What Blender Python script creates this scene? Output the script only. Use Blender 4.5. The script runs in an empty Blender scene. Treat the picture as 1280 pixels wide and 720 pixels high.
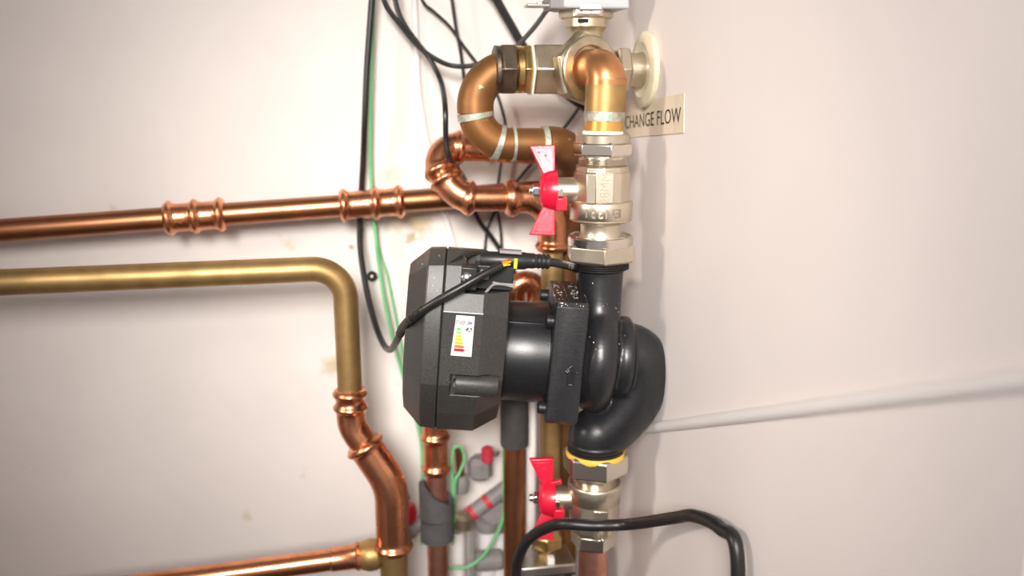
import bpy, bmesh, math, random
from mathutils import Vector, Matrix, Quaternion
random.seed(7)
V = Vector
scn = bpy.context.scene
col = scn.collection

# ------------------------------------------------------------------ camera, world, lights, exposure
CAM = V((0, -0.76, 1.45)); PITCH = math.radians(13.0); FPX = 1100.0
FW = V((0, math.cos(PITCH), -math.sin(PITCH))); UP = V((0, math.sin(PITCH), math.cos(PITCH))); RT = V((1, 0, 0))
cd = bpy.data.cameras.new('camera'); cam = bpy.data.objects.new('camera', cd); col.objects.link(cam)
cam.location = CAM; cam.rotation_euler = (math.pi/2 - PITCH, 0, 0)
cd.sensor_width = 36; cd.lens = FPX/1280*36; cd.clip_start = 0.01
cd.dof.use_dof = True; cd.dof.focus_distance = 0.715; cd.dof.aperture_fstop = 3.0
scn.camera = cam

w = bpy.data.worlds.new('world'); scn.world = w; w.use_nodes = True
w.node_tree.nodes['Background'].inputs[0].default_value = (0.95, 0.86, 0.86, 1)
w.node_tree.nodes['Background'].inputs[1].default_value = 0.26

def area(name, loc, target, size, power, colr, spread=math.pi):
    l = bpy.data.lights.new(name, 'AREA'); l.size = size; l.energy = power; l.color = colr; l.spread = spread
    o = bpy.data.objects.new(name, l); col.objects.link(o); o.location = loc
    o.rotation_euler = (V(target) - V(loc)).to_track_quat('-Z', 'Y').to_euler(); return o
def spot_lamp(name, loc, target, power, colr, cone, blend, rad):
    l = bpy.data.lights.new(name, 'SPOT'); l.energy = power; l.color = colr; l.spot_size = math.radians(cone); l.spot_blend = blend; l.shadow_soft_size = rad
    o = bpy.data.objects.new(name, l); col.objects.link(o); o.location = loc
    o.rotation_euler = (V(target) - V(loc)).to_track_quat('-Z', 'Y').to_euler(); return o
spot_lamp('added_left_spot', (-0.72, -0.44, 1.56), (0.09, 0.0, 1.27), 12.5, (1.0, 0.90, 0.79), 58, 0.75, 0.06)  # added spot for the light from the left; narrow cone dims the sides
area('room_lamp', (-0.10, -1.5, 1.88), (0.0, 0.0, 1.30), 0.40, 2.6, (1.0, 0.95, 0.90), math.radians(42))
scn.view_settings.view_transform = 'Standard'; scn.view_settings.look = 'None'
scn.view_settings.gamma = 1.0; scn.view_settings.use_curve_mapping = False
scn.view_settings.exposure = 0.14

# ------------------------------------------------------------------ pixel -> place helpers
def ray(px, py): return FW + RT*((px-640)/FPX) - UP*((py-360)/FPX)
def W(px, py, y=0.0):
    r = ray(px, py); return CAM + r*((y-CAM.y)/r.y)
YAW = math.radians(10)
EB = V((math.cos(YAW), math.sin(YAW), 0))      # along the back wall, to the right
NB = V((math.sin(YAW), -math.cos(YAW), 0))     # out of the back wall, to the room
NR = -EB                                       # out of the right wall
CB = V((0.0862, 0.2126, 0))+EB*0.009                    # corner of back and right wall
def hit(px, py, p0, n):
    r = ray(px, py); return CAM + r*((p0-CAM).dot(n)/r.dot(n))
def WB(px, py, off=0.0): return hit(px, py, CB+NB*off, NB)
def WR(px, py, off=0.0): return hit(px, py, CB+NR*off, NR)
def proj(p):
    d = p-CAM; z = d.dot(FW); return (640+FPX*d.dot(RT)/z, 360-FPX*d.dot(UP)/z)
def mpp(p): return (p-CAM).dot(FW)/FPX          # metres per pixel at a place

# ------------------------------------------------------------------ materials
def mat(name, base, rough=0.5, metal=0.0, noise=0.0, nscale=60, bump=0.0, bscale=400, col2=None, spots=None, coat=0.0, spec=0.5, rvar=0.0):
    m = bpy.data.materials.new(name); m.use_nodes = True
    nt = m.node_tree; N = nt.nodes; Lk = nt.links; b = N['Principled BSDF']
    b.inputs['Base Color'].default_value = (*base, 1); b.inputs['Roughness'].default_value = rough
    b.inputs['Metallic'].default_value = metal; b.inputs['Coat Weight'].default_value = coat
    b.inputs['Specular IOR Level'].default_value = spec
    tc = N.new('ShaderNodeTexCoord'); out = None
    if noise or col2:
        n = N.new('ShaderNodeTexNoise'); n.inputs['Scale'].default_value = nscale; n.inputs['Detail'].default_value = 5
        Lk.new(tc.outputs['Object'], n.inputs['Vector'])
        mx = N.new('ShaderNodeMix'); mx.data_type = 'RGBA'
        c2 = col2 or tuple(max(0, c*(1-noise)) for c in base)
        rp = N.new('ShaderNodeValToRGB'); rp.color_ramp.elements[0].position = 0.38; rp.color_ramp.elements[1].position = 0.66
        Lk.new(n.outputs['Fac'], rp.inputs['Fac']); Lk.new(rp.outputs['Color'], mx.inputs[0])
        mx.inputs[6].default_value = (*base, 1); mx.inputs[7].default_value = (*c2, 1); out = mx.outputs[2]
        if rvar:
            mr = N.new('ShaderNodeMapRange'); mr.inputs[3].default_value = rough-rvar; mr.inputs[4].default_value = rough+rvar
            Lk.new(n.outputs['Fac'], mr.inputs[0]); Lk.new(mr.outputs[0], b.inputs['Roughness'])
    if spots:
        sc, thr, sw, scol = spots
        n2 = N.new('ShaderNodeTexNoise'); n2.inputs['Scale'].default_value = sc; n2.inputs['Detail'].default_value = 4
        Lk.new(tc.outputs['Object'], n2.inputs['Vector'])
        r2 = N.new('ShaderNodeValToRGB'); r2.color_ramp.elements[0].position = thr; r2.color_ramp.elements[1].position = thr+sw
        Lk.new(n2.outputs['Fac'], r2.inputs['Fac'])
        m2 = N.new('ShaderNodeMix'); m2.data_type = 'RGBA'; Lk.new(r2.outputs['Color'], m2.inputs[0])
        if out: Lk.new(out, m2.inputs[6])
        else: m2.inputs[6].default_value = (*base, 1)
        m2.inputs[7].default_value = (*scol, 1); out = m2.outputs[2]
    if out: Lk.new(out, b.inputs['Base Color'])
    if bump:
        nb = N.new('ShaderNodeTexNoise'); nb.inputs['Scale'].default_value = bscale; nb.inputs['Detail'].default_value = 3
        Lk.new(tc.outputs['Object'], nb.inputs['Vector'])
        bp = N.new('ShaderNodeBump'); bp.inputs['Strength'].default_value = bump; bp.inputs['Distance'].default_value = 0.001
        Lk.new(nb.outputs['Fac'], bp.inputs['Height']); Lk.new(bp.outputs['Normal'], b.inputs['Normal'])
    return m
M = dict(
 wall=mat('wall_paint', (0.80, 0.745, 0.71), 0.7, noise=0.06, nscale=9, bump=0.12, bscale=60, spots=(22, 0.69, 0.10, (0.60, 0.50, 0.33))),
 wallr=mat('wall_paint_side', (0.80, 0.74, 0.72), 0.6, noise=0.04, nscale=7, bump=0.08, bscale=70),
 floor=mat('floor_vinyl', (0.24, 0.19, 0.15), 0.6, noise=0.2, nscale=12),
 ceil=mat('ceiling_paint', (0.8, 0.77, 0.74), 0.8),
 copper=mat('bright_copper', (0.88, 0.38, 0.20), 0.27, 1.0, noise=0.28, nscale=45, rvar=0.12, bump=0.10, bscale=60),
 copperb=mat('dull_copper', (0.50, 0.22, 0.11), 0.34, 1.0, noise=0.3, nscale=30, rvar=0.1),
 copperp=mat('pink_copper', (0.72, 0.36, 0.26), 0.4, 1.0, noise=0.3, nscale=50, rvar=0.1),
 oldc=mat('aged_copper', (0.28, 0.125, 0.042), 0.50, 0.72, noise=0.35, nscale=28, col2=(0.17, 0.082, 0.03), rvar=0.12, bump=0.08, bscale=150, spots=(75, 0.66, 0.04, (0.30, 0.36, 0.24))),
 orange=mat('flux_stained_copper', (0.62, 0.28, 0.12), 0.34, 0.85, nscale=30, col2=(0.46, 0.23, 0.10), rvar=0.08),
 orange2=mat('orange_copper', (0.80, 0.34, 0.07), 0.35, 0.8, nscale=60, col2=(0.72, 0.44, 0.14)),
 olive=mat('yellowed_copper', (0.46, 0.30, 0.12), 0.46, 0.8, noise=0.3, nscale=40, rvar=0.1),
 solder=mat('solder', (0.52, 0.52, 0.44), 0.5, 0.6, noise=0.4, nscale=120, bump=0.5, bscale=300, spots=(90, 0.6, 0.05, (0.35, 0.48, 0.36))),
 nickel=mat('nickel_brass', (0.66, 0.59, 0.47), 0.34, 0.96, noise=0.06, nscale=80, bump=0.05, bscale=900),
 nickelp=mat('polished_nickel', (0.74, 0.69, 0.61), 0.24, 1.0, noise=0.05, nscale=60),
 brass=mat('dull_brass', (0.64, 0.56, 0.41), 0.38, 1.0, noise=0.25, nscale=70, bump=0.15, bscale=700),
 bronze=mat('bronze_nut', (0.24, 0.19, 0.14), 0.42, 1.0, noise=0.3, nscale=70, bump=0.2, bscale=500),
 gold=mat('gold_brass', (0.66, 0.47, 0.20), 0.3, 1.0, noise=0.3, nscale=100),
 steel=mat('zinc_steel', (0.62, 0.60, 0.56), 0.36, 1.0, noise=0.2, nscale=60),
 shaded_mark=mat('shaded_marking', (0.40, 0.35, 0.28), 0.45, 0.9),  # relief shade of the raised letters put into a darker nickel colour
 chrome=mat('screw_steel', (0.78, 0.80, 0.82), 0.18, 1.0),
 box=mat('textured_black_plastic', (0.050, 0.048, 0.045), 0.40, noise=0.5, nscale=900, bump=0.13, bscale=1300, spec=0.5),
 cast=mat('black_cast_iron_paint', (0.013, 0.0135, 0.0155), 0.34, noise=0.3, nscale=300, bump=0.06, bscale=600, spec=0.55),
 castr=mat('black_rough_cast', (0.014, 0.014, 0.0165), 0.42, noise=0.3, nscale=300, bump=0.16, bscale=500, spec=0.55),
 black=mat('black_plastic', (0.012, 0.012, 0.012), 0.4),
 dark=mat('dark_seam', (0.004, 0.004, 0.004), 0.8),
 rubber=mat('black_cable_sheath', (0.014, 0.013, 0.013), 0.38, noise=0.3, nscale=80),
 grub=mat('grey_cable_sheath', (0.05, 0.046, 0.043), 0.45),
 red=mat('red_plastic', (0.58, 0.008, 0.035), 0.3, bump=0.1, bscale=300, spec=0.6),
 redm=mat('dark_red_plastic', (0.55, 0.03, 0.06), 0.5),
 green=mat('green_wire', (0.17, 0.52, 0.22), 0.45),
 yellow=mat('yellow_wire', (0.85, 0.68, 0.03), 0.4), lime=mat('lime_mark', (0.62, 0.75, 0.03), 0.5),
 redw=mat('red_wire', (0.75, 0.04, 0.02), 0.4), orw=mat('orange_wire', (0.85, 0.26, 0.02), 0.4),
 foam=mat('grey_pipe_foam', (0.085, 0.082, 0.082), 0.85, noise=0.2, nscale=90, bump=0.4, bscale=500),
 foamd=mat('dark_pipe_foam', (0.05, 0.045, 0.043), 0.85, noise=0.2, nscale=90, bump=0.4, bscale=500),
 white=mat('white_plastic', (0.80, 0.77, 0.76), 0.4), cream=mat('cream_plastic', (0.74, 0.66, 0.48), 0.4, noise=0.1, nscale=60),
 lgrey=mat('light_grey_plastic', (0.47, 0.50, 0.52), 0.45), mgrey=mat('grey_plastic', (0.27, 0.25, 0.25), 0.5, noise=0.2, nscale=60),
 tape=mat('yellowed_tape', (0.80, 0.70, 0.54), 0.35, noise=0.12, nscale=40), ink=mat('black_ink', (0.05, 0.035, 0.03), 0.6),
 paper=mat('white_sticker', (0.70, 0.69, 0.65), 0.6), washer=mat('yellow_fibre_washer', (0.80, 0.47, 0.06), 0.5),
 gtext=mat('grey_print', (0.24, 0.23, 0.25), 0.5), violet=mat('violet_print', (0.22, 0.18, 0.50), 0.5), dgrey=mat('dark_grey_print', (0.09, 0.09, 0.09), 0.5),
 dust=mat('pale_dust', (0.62, 0.55, 0.45), 0.9), wtext=mat('white_print', (0.62, 0.62, 0.64), 0.5),
 ptfe=mat('white_thread_tape', (0.74, 0.76, 0.68), 0.6),
)
for i, c in enumerate([(0.25, 0.62, 0.22), (0.42, 0.70, 0.25), (0.72, 0.80, 0.10), (0.90, 0.88, 0.02), (0.90, 0.55, 0.08), (0.80, 0.26, 0.05), (0.66, 0.03, 0.05)]):
    M['bar%d' % i] = mat('label_ink_%d' % i, tuple(q**1.25*0.85 for q in c), 0.6, spec=0.25)

# ------------------------------------------------------------------ mesh helpers
def basis(axis, ref=None):
    a = V(axis).normalized(); r = V(ref) if ref else (V((0, 0, 1)) if abs(a.z) < 0.9 else V((0, -1, 0)))
    u = (r - a*r.dot(a)).normalized(); return a, u, a.cross(u)
class MB:
    def __init__(s): s.v = []; s.f = []
    def add(s, vs, fs):
        k = len(s.v); s.v += [V(p) for p in vs]; s.f += [tuple(k+i for i in f) for f in fs]; return s
    def lathe(s, base, axis, prof, seg=48, ref=None, rot=0.0, closed=False, u=None):
        """prof: (distance along axis, radius); closed joins last profile point to the first (ring)."""
        a, uu, ww = basis(axis, ref); base = V(base); vs = []; fs = []; n = len(prof)
        for (d, r) in prof:
            for k in range(seg):
                t = rot+2*math.pi*k/seg; vs.append(base+a*d+(uu*math.cos(t)+ww*math.sin(t))*r)
        for i in range(n if closed else n-1):
            j = (i+1) % n
            for k in range(seg):
                q = (k+1) % seg; fs.append((i*seg+k, i*seg+q, j*seg+q, j*seg+k))
        if not closed:
            fs.append(tuple(reversed(range(seg)))); fs.append(tuple((n-1)*seg+k for k in range(seg)))
        return s.add(vs, fs)
    def hexnut(s, base, axis, h, r, ref=None, rot=0.0, ch=0.10, sides=6):
        e = min(h*0.18, r*ch)
        return s.lathe(base, axis, [(0, r*(1-ch)), (e, r), (h-e, r), (h, r*(1-ch))], sides, ref, rot)
    def tube(s, path, rad, seg=20, cap=True):
        path = [V(p) for p in path]; n = len(path)
        R = rad if callable(rad) else ((lambda i: rad[i]) if isinstance(rad, (list, tuple)) else (lambda i: rad))
        tan = [(path[min(i+1, n-1)]-path[max(i-1, 0)]).normalized() for i in range(n)]
        a, u, ww = basis(tan[0]); vs = []; fs = []
        for i in range(n):
            if i: u = tan[i-1].rotation_difference(tan[i]) @ u
            u = (u-tan[i]*u.dot(tan[i])).normalized(); ww = tan[i].cross(u)
            for k in range(seg):
                t = 2*math.pi*k/seg; vs.append(path[i]+(u*math.cos(t)+ww*math.sin(t))*R(i))
        for i in range(n-1):
            for k in range(seg):
                q = (k+1) % seg; fs.append((i*seg+k, i*seg+q, (i+1)*seg+q, (i+1)*seg+k))
        if cap: fs.append(tuple(reversed(range(seg)))); fs.append(tuple((n-1)*seg+k for k in range(seg)))
        return s.add(vs, fs)
    def loft(s, rings):
        n = len(rings[0]); vs = [p for r in rings for p in r]; fs = []
        for i in range(len(rings)-1):
            for k in range(n):
                q = (k+1) % n; fs.append((i*n+k, i*n+q, (i+1)*n+q, (i+1)*n+k))
        fs.append(tuple(reversed(range(n)))); fs.append(tuple((len(rings)-1)*n+k for k in range(n)))
        return s.add(vs, fs)
    def prism(s, pts, depth):
        d = V(depth); return s.loft([[V(p) for p in pts], [V(p)+d for p in pts]])
    def box(s, c, ex, ey, ez):
        c = V(c); ex, ey, ez = V(ex), V(ey), V(ez)
        return s.prism([c-ex-ey-ez, c+ex-ey-ez, c+ex+ey-ez, c-ex+ey-ez], ez*2)
    def mesh(s, name, off=V((0, 0, 0)), sharp=35, smooth=True):
        me = bpy.data.meshes.new(name); me.from_pydata([tuple(p-off) for p in s.v], [], s.f); me.validate()
        bm = bmesh.new(); bm.from_mesh(me); bmesh.ops.recalc_face_normals(bm, faces=bm.faces); bm.to_mesh(me); bm.free()
        if smooth:
            me.polygons.foreach_set('use_smooth', [True]*len(me.polygons)); me.set_sharp_from_angle(angle=math.radians(sharp))
        me.update(); return me
    def build(s, name, m, parent=None, sharp=35, bevel=0, smooth=True):
        if parent: off = wloc(parent)
        else:
            off = sum(s.v, V((0, 0, 0)))/len(s.v); off.z = min(p.z for p in s.v)
        o = bpy.data.objects.new(name, s.mesh(name, off, sharp, smooth)); col.objects.link(o)
        if parent: o.parent = parent
        else: o.location = off
        o.data.materials.append(M[m] if isinstance(m, str) else m)
        if bevel:
            b = o.modifiers.new('bevel', 'BEVEL'); b.width = bevel; b.segments = 3; b.limit_method = 'ANGLE'; b.angle_limit = math.radians(25)
            b.harden_normals = False
        return o
def wloc(o):
    p = V((0, 0, 0))
    while o: p += o.location; o = o.parent
    return p
def tag(o, label=None, cat=None, group=None, kind=None):
    if label: o['label'] = label
    if cat: o['category'] = cat
    if group: o['group'] = group
    if kind: o['kind'] = kind
    return o
def thing(name, loc, label, cat, group=None):
    o = bpy.data.objects.new(name, None); col.objects.link(o); o.location = loc; o.empty_display_size = 0.01
    return tag(o, label, cat, group)
def realize(o):
    """bake modifiers into the mesh"""
    bpy.context.view_layer.update(); dg = bpy.context.evaluated_depsgraph_get()
    me = bpy.data.meshes.new_from_object(o.evaluated_get(dg)); o.modifiers.clear(); o.data = me
    return o
def fillet(pts, rads, step=0.0025):
    """polyline with rounded corners, evenly resampled"""
    pts = [V(p) for p in pts]; out = [pts[0]]
    for i in range(1, len(pts)-1):
        a = (pts[i-1]-pts[i]).normalized(); b = (pts[i+1]-pts[i]).normalized(); ang = a.angle(b)
        r = rads[i-1] if isinstance(rads, (list, tuple)) else rads
        t = r/math.tan(ang/2); t = min(t, 0.49*(pts[i-1]-pts[i]).length if i > 1 else 0.98*(pts[i-1]-pts[i]).length, (0.49 if i < len(pts)-2 else 0.98)*(pts[i+1]-pts[i]).length)
        r = t*math.tan(ang/2); bis = (a+b)
        if bis.length < 0.03: out.append(pts[i]); continue
        c = pts[i]+bis.normalized()*(r/math.sin(ang/2)); s0 = pts[i]+a*t-c; s1 = pts[i]+b*t-c
        ax = s0.cross(s1).normalized(); an = s0.angle(s1)
        for k in range(17): out.append(c+Quaternion(ax, an*k/16) @ s0)
    out.append(pts[-1]); return resample(out, step)
def resample(p, step):
    L = [0]
    for i in range(1, len(p)): L.append(L[-1]+(p[i]-p[i-1]).length)
    n = max(2, int(L[-1]/step)+1); out = []; j = 0
    for k in range(n):
        d = L[-1]*k/(n-1)
        while j < len(p)-2 and L[j+1] < d: j += 1
        sp = L[j+1]-L[j]; out.append(p[j].lerp(p[j+1], (d-L[j])/sp if sp > 1e-9 else 0))
    return out
def spline(pts, n=14):
    pts = [V(p) for p in pts]; P = [2*pts[0]-pts[1]]+pts+[2*pts[-1]-pts[-2]]; out = []
    for i in range(1, len(P)-2):
        a, b, c, d = P[i-1:i+3]
        for k in range(n):
            t = k/n; out.append(0.5*((2*b)+(c-a)*t+(2*a-5*b+4*c-d)*t*t+(3*b-a-3*c+d)*t**3))
    out.append(pts[-1]); return out
def near(path, px, py):
    return min(range(len(path)), key=lambda i: (proj(path[i])[0]-px)**2+(proj(path[i])[1]-py)**2)
def to_ceiling(pts):
    """a run that leaves the photo at its top goes on up to the ceiling"""
    p = pts[0]
    if proj(p)[1] > -5: return pts
    n = int((2.35-p.z)/0.08); return [V((p.x, p.y, 2.35-0.001-(2.349-p.z)*k/n)) for k in range(n)]+pts
def cable(name, label, pts, r, m, group=None, cat='cable', seg=10):
    pts = to_ceiling(pts)
    o = MB().tube(spline(pts), r, seg).build(name, m); return tag(o, label, cat, group)
def fitting(parent, path, i0, i1, r, m, name='press_elbow', beads=(0, 1), bead=0.0032, bw=0.0032, seg=28):
    """sleeve over a stretch of pipe, with rolled beads near its ends (fractions in beads)"""
    p = resample(path[i0:i1+1], 0.0012); n = len(p); L = sum((p[i+1]-p[i]).length for i in range(n-1))
    cs = [min(max(b*L, bw*1.3), L-bw*1.3) for b in beads]
    def R(i):
        d = L*i/(n-1); return r+sum(bead*math.exp(-((d-c)/bw)**2) for c in cs)
    return MB().tube(p, R, seg).build(name, m, parent, sharp=60)
def text(s, size, depth=0.0, res=3, bold=0.0):
    cu = bpy.data.curves.new('t', 'FONT'); cu.body = s; cu.size = size; cu.extrude = depth/2; cu.offset = bold*size; cu.resolution_u = res
    cu.align_x = 'CENTER'; cu.align_y = 'CENTER'
    o = bpy.data.objects.new('t', cu); col.objects.link(o); bpy.context.view_layer.update()
    me = bpy.data.meshes.new_from_object(o.evaluated_get(bpy.context.evaluated_depsgraph_get()))
    vs = [v.co.copy() for v in me.vertices]; fs = [tuple(p.vertices) for p in me.polygons]
    bpy.data.objects.remove(o); bpy.data.curves.remove(cu); bpy.data.meshes.remove(me)
    x = [v.x for v in vs]; y = [v.y for v in vs]; mx, my = (min(x)+max(x))/2, (min(y)+max(y))/2
    return [V((v.x-mx, v.y-my, v.z)) for v in vs], fs
def put_text(name, s, size, depth, fn, m, parent, sx=1.0, bold=0.0):
    vs, fs = text(s, size, depth, bold=bold); b = MB(); b.add([fn(v.x*sx, v.y, v.z) for v in vs], fs)
    return b.build(name, m, parent, smooth=False)

# ------------------------------------------------------------------ the cupboard
def wall(name, p0, d, length, z0, z1, n, m, thick=0.05):
    p0 = V(p0); b = MB(); b.prism([V((p0.x, p0.y, z0)), V((p0.x, p0.y, z0))+d*length, V((p0.x, p0.y, z1))+d*length, V((p0.x, p0.y, z1))], -n*thick)
    return tag(b.build(name, m, smooth=False), kind='structure')
H = 2.35; WID = 1.0
wall('wall_back', CB+EB*0.05, -EB, WID+0.1, 0, H, NB, 'wall')
wall('wall_right', CB, NB, 0.66, 0, H, NR, 'wallr')
wall('wall_left', CB-EB*WID, NB, 0.66, 0, H, EB, 'wallr')
fl = [CB+EB*0.05-NB*0.05, CB-EB*(WID+0.05)-NB*0.05, CB-EB*(WID+0.05)+NB*0.66, CB+EB*0.05+NB*0.66]
def stains(m, spots_):
    nt = m.node_tree; N = nt.nodes; K = nt.links; b = N['Principled BSDF']; cur = b.inputs['Base Color'].links[0].from_socket
    geo = N.new('ShaderNodeNewGeometry'); nz_ = N.new('ShaderNodeTexNoise'); nz_.inputs['Scale'].default_value = 110; nz_.inputs['Detail'].default_value = 4
    K.new(geo.outputs['Position'], nz_.inputs['Vector'])
    for c, r, cc, amt in spots_:
        d = N.new('ShaderNodeVectorMath'); d.operation = 'DISTANCE'; d.inputs[1].default_value = c; K.new(geo.outputs['Position'], d.inputs[0])
        a = N.new('ShaderNodeMath'); a.operation = 'MULTIPLY_ADD'; a.inputs[1].default_value = r*2.4; K.new(nz_.outputs['Fac'], a.inputs[0]); K.new(d.outputs['Value'], a.inputs[2])
        mr = N.new('ShaderNodeMapRange'); mr.inputs[1].default_value = r*1.7; mr.inputs[2].default_value = r*2.5; mr.inputs[3].default_value = amt; mr.inputs[4].default_value = 0; K.new(a.outputs[0], mr.inputs[0])
        mx = N.new('ShaderNodeMix'); mx.data_type = 'RGBA'; K.new(mr.outputs[0], mx.inputs[0]); K.new(cur, mx.inputs[6]); mx.inputs[7].default_value = (*cc, 1); cur = mx.outputs[2]
    K.new(cur, b.inputs['Base Color'])
stains(M['wall'], [(WB(524, 278), 0.014, (0.52, 0.43, 0.24), 0.8), (WB(513, 297), 0.006, (0.40, 0.33, 0.18), 0.8), (WB(495, 280), 0.010, (0.60, 0.50, 0.34), 0.6), (WB(493, 218), 0.010, (0.62, 0.52, 0.36), 0.5), (WB(440, 308), 0.004, (0.25, 0.18, 0.13), 0.8)])
ff = [fl[0]+EB*1.0, fl[1]-EB*0.6, fl[2]+NB*2.4-EB*0.6, fl[3]+NB*2.4+EB*1.0]
tag(MB().prism([V((p.x, p.y, -0.05)) for p in ff], (0, 0, 0.05)).build('floor', 'floor', smooth=False), kind='structure')
tag(MB().prism([V((p.x, p.y, H)) for p in fl], (0, 0, 0.05)).build('ceiling', 'ceil', smooth=False), kind='structure')
# white sloping moulding on the side wall
a0, a1 = WR(772, 540, 0.002), WR(842, 531, 0.002); a2 = a1+(a1-a0)*2.6
d = (a1-a0).normalized(); sz = d.cross(NR).normalized()
tr = MB().tube(resample([a0, a2], 0.01), 0.0048, 16).build('trim_1', 'white'); tag(tr, 'white rounded bead running up along the side wall beside the pump', kind='structure')

# ------------------------------------------------------------------ vertical port line of pump and valves
X0 = W(752, 230, 0).x
def zr(row): return W(752, row, 0).z
def pr(row, rpx): return rpx*mpp(V((X0, 0, zr(row))))
def vprof(rows):   # (row, radius px) -> lathe profile measured from z=0
    return [(zr(r), pr(r, q)) for r, q in rows]
AX0 = V((X0, 0, 0)); ZUP = V((0, 0, 1)); XR = V((1, 0, 0))

def lever_handle(parent, c, sc, tiltu=0.25, tiltl=0.12):
    """red butterfly lever, c = hub centre, stem runs along +x"""
    b = MB(); c = V(c)
    hp = [(-0.0085, 0.006), (-0.008, 0.0118), (-0.005, 0.0152), (0.002, 0.0175), (0.0075, 0.0178), (0.0075, 0.0142), (-0.002, 0.0142), (-0.002, 0.0055)]
    hub = MB().lathe(c, XR, [(x*sc, r*sc) for x, r in hp], 40, closed=True).build('lever_hub', 'red', parent, bevel=0.0006)
    sk = MB().box(c+V((0.0105, -0.006, -0.0105))*sc, XR*0.005*sc, V((0, 0.0105, 0))*sc, V((0, 0, 0.0055))*sc).build('lever_stop', 'red', parent, bevel=0.001)
    for s, tl in ((1, tiltu), (-1, tiltl)):
        up = V((0, math.sin(tl)*s if s > 0 else -math.sin(tl), math.cos(tl)*s)); nn = XR.cross(up).normalized()*0.0032*sc
        pts = [(-0.0050, 0.013), (0.0056, 0.013), (0.0058, 0.0405), (-0.0175, 0.0395)]
        P = [c+XR*x*sc+up*z*sc-nn for x, z in pts]
        wing = MB().prism(P, nn*2).build('lever_wing', 'red', parent, bevel=0.0011)
        q = [(-0.0028, 0.0165), (0.0038, 0.0165), (0.0038, 0.0372), (-0.0135, 0.0366)]
        for sg in (1,):
            f = 1 if (nn.y < 0) else -1
            P = [c+XR*x*sc+up*z*sc+nn*f*1.0 for x, z in q]
            MB().prism(P, nn*f*0.18).build('wing_face', 'red', wing, bevel=0.0003)
        if s > 0:
            for (x, z, r) in ((-0.009, 0.0335, 0.0012), (-0.003, 0.0305, 0.0011)):
                MB().lathe(c+XR*x*sc+up*z*sc+nn*f*1.15, nn*f, [(0, r*sc), (0.0004, r*sc)], 10).build('moulding_mark', 'redm', wing)

def stem_and_screw(parent, c, ln, r, m='nickel'):
    st = MB().lathe(V(c), XR, [(0, r*0.96), (0.0006, r), (ln, r)], 32).build('stem', m, parent)
    MB().box(V(c)+V((0.0045, -r*0.98, -0.0005)), XR*0.0034, V((0, 0.0026, 0)), V((0, 0, 0.0036))).build('stop_lug', 'nickelp', parent, bevel=0.0009)

# ---- upper ball valve
zb = zr(323); UV = thing('ball_valve', (X0, 0, zb), 'nickel ball valve with red butterfly lever above the black pump', 'valve')
MB().lathe(AX0, ZUP, vprof([(205, 29), (197, 29), (196.5, 30.5), (199, 30.5)]), 48)
nut = MB().hexnut((X0, 0, zr(196)), ZUP, zr(176)-zr(196), pr(186, 37.5), rot=math.radians(12)).build('compression_nut', 'nickelp', UV, bevel=0.0006)
MB().lathe(AX0, ZUP, vprof([(178, 33.5), (168.5, 34), (167, 32.5), (167, 24)]), 48).build('nut_collar', 'nickel', nut)
th = [(206, 30)]
for k in range(4): th += [(204.6-k*2, 31.2), (203.6-k*2, 29.6)]
MB().lathe(AX0, ZUP, vprof(th+[(194, 30)]), 48).build('thread', 'nickelp', UV, sharp=70)
bd = MB().lathe(AX0, ZUP, vprof([(252, 36), (215, 36), (213, 34), (208.5, 34), (206.5, 33), (206, 29)]), 10, rot=math.radians(18+90))
bd.build('valve_body', 'nickel', UV, bevel=0.0022)
MB().lathe(AX0, ZUP, vprof([(279, 26), (276.5, 33), (275, 37.5), (273.5, 39), (272.2, 38.2), (271.5, 39), (252, 39), (250, 38), (249, 34)]), 64).build('body_ring', 'nickel', UV, sharp=50)
MB().lathe(AX0, ZUP, vprof([(297, 27.5), (294, 25.5), (286, 25.2), (280, 25.6), (275, 27)]), 48).build('valve_neck', 'nickel', UV)
un = MB().hexnut((X0, 0, zr(325)), ZUP, zr(303)-zr(325), pr(314, 44.5), rot=math.radians(2), ch=0.06).build('union_nut', 'nickel', UV, bevel=0.0006)
MB().lathe(AX0, ZUP, vprof([(305, 40.5), (295.5, 41), (294, 40), (293.4, 37.5), (294.6, 36.8), (294.6, 34), (293.2, 33.5), (294.2, 26)]), 64).build('nut_flange', 'nickelp', un)
# raised plate with size, raised standard number (cast upside down)
rb = pr(232, 36.0)*math.cos(math.radians(18))
pa = math.radians(-90-1)
def onfront(r, z0, tilt=0.0):
    def fn(u, v, wz):
        t = pa+u/r; return V((X0+(r+wz)*math.cos(t), (r+wz)*math.sin(t), z0+v))
    return fn
pl = MB(); zc = zr(231); hw, hh = pr(231, 11), (zr(213)-zr(250))/2
pl.box((X0, -rb-0.0008, zc), XR*hw, V((0, 0.0016, 0)), ZUP*hh); plate = pl.build('size_plate', 'nickel', UV, bevel=0.0006)
put_text('size_marking', '28MM', 0.0105, 0.0008, lambda u, v, z: V((X0-v, -rb-0.0026-z, zc+u)), 'shaded_mark', plate, 1.0)
rr = pr(262, 39)
put_text('standard_marking', 'EN331', 0.0115, 0.0020, lambda u, v, z: onfront(rr, zr(262))(-u, -v, z), 'shaded_mark', UV, 1.05)
hc = V((W(686, 238, 0).x, 0, zr(238)))
stem_and_screw(UV, hc+V((0.004, 0, 0)), X0-hc.x-0.02, 0.0115)
lever_handle(UV, hc, 0.97)
MB().hexnut(hc-XR*0.0142, XR, 0.007, 0.0062, ch=0.14).build('lever_nut', 'chrome', UV, bevel=0.0005)
MB().lathe(hc-XR*0.017, XR, [(0, 0.002), (0.0006, 0.0034), (0.006, 0.0036)], 20).build('stem_end', 'chrome', UV)

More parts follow.
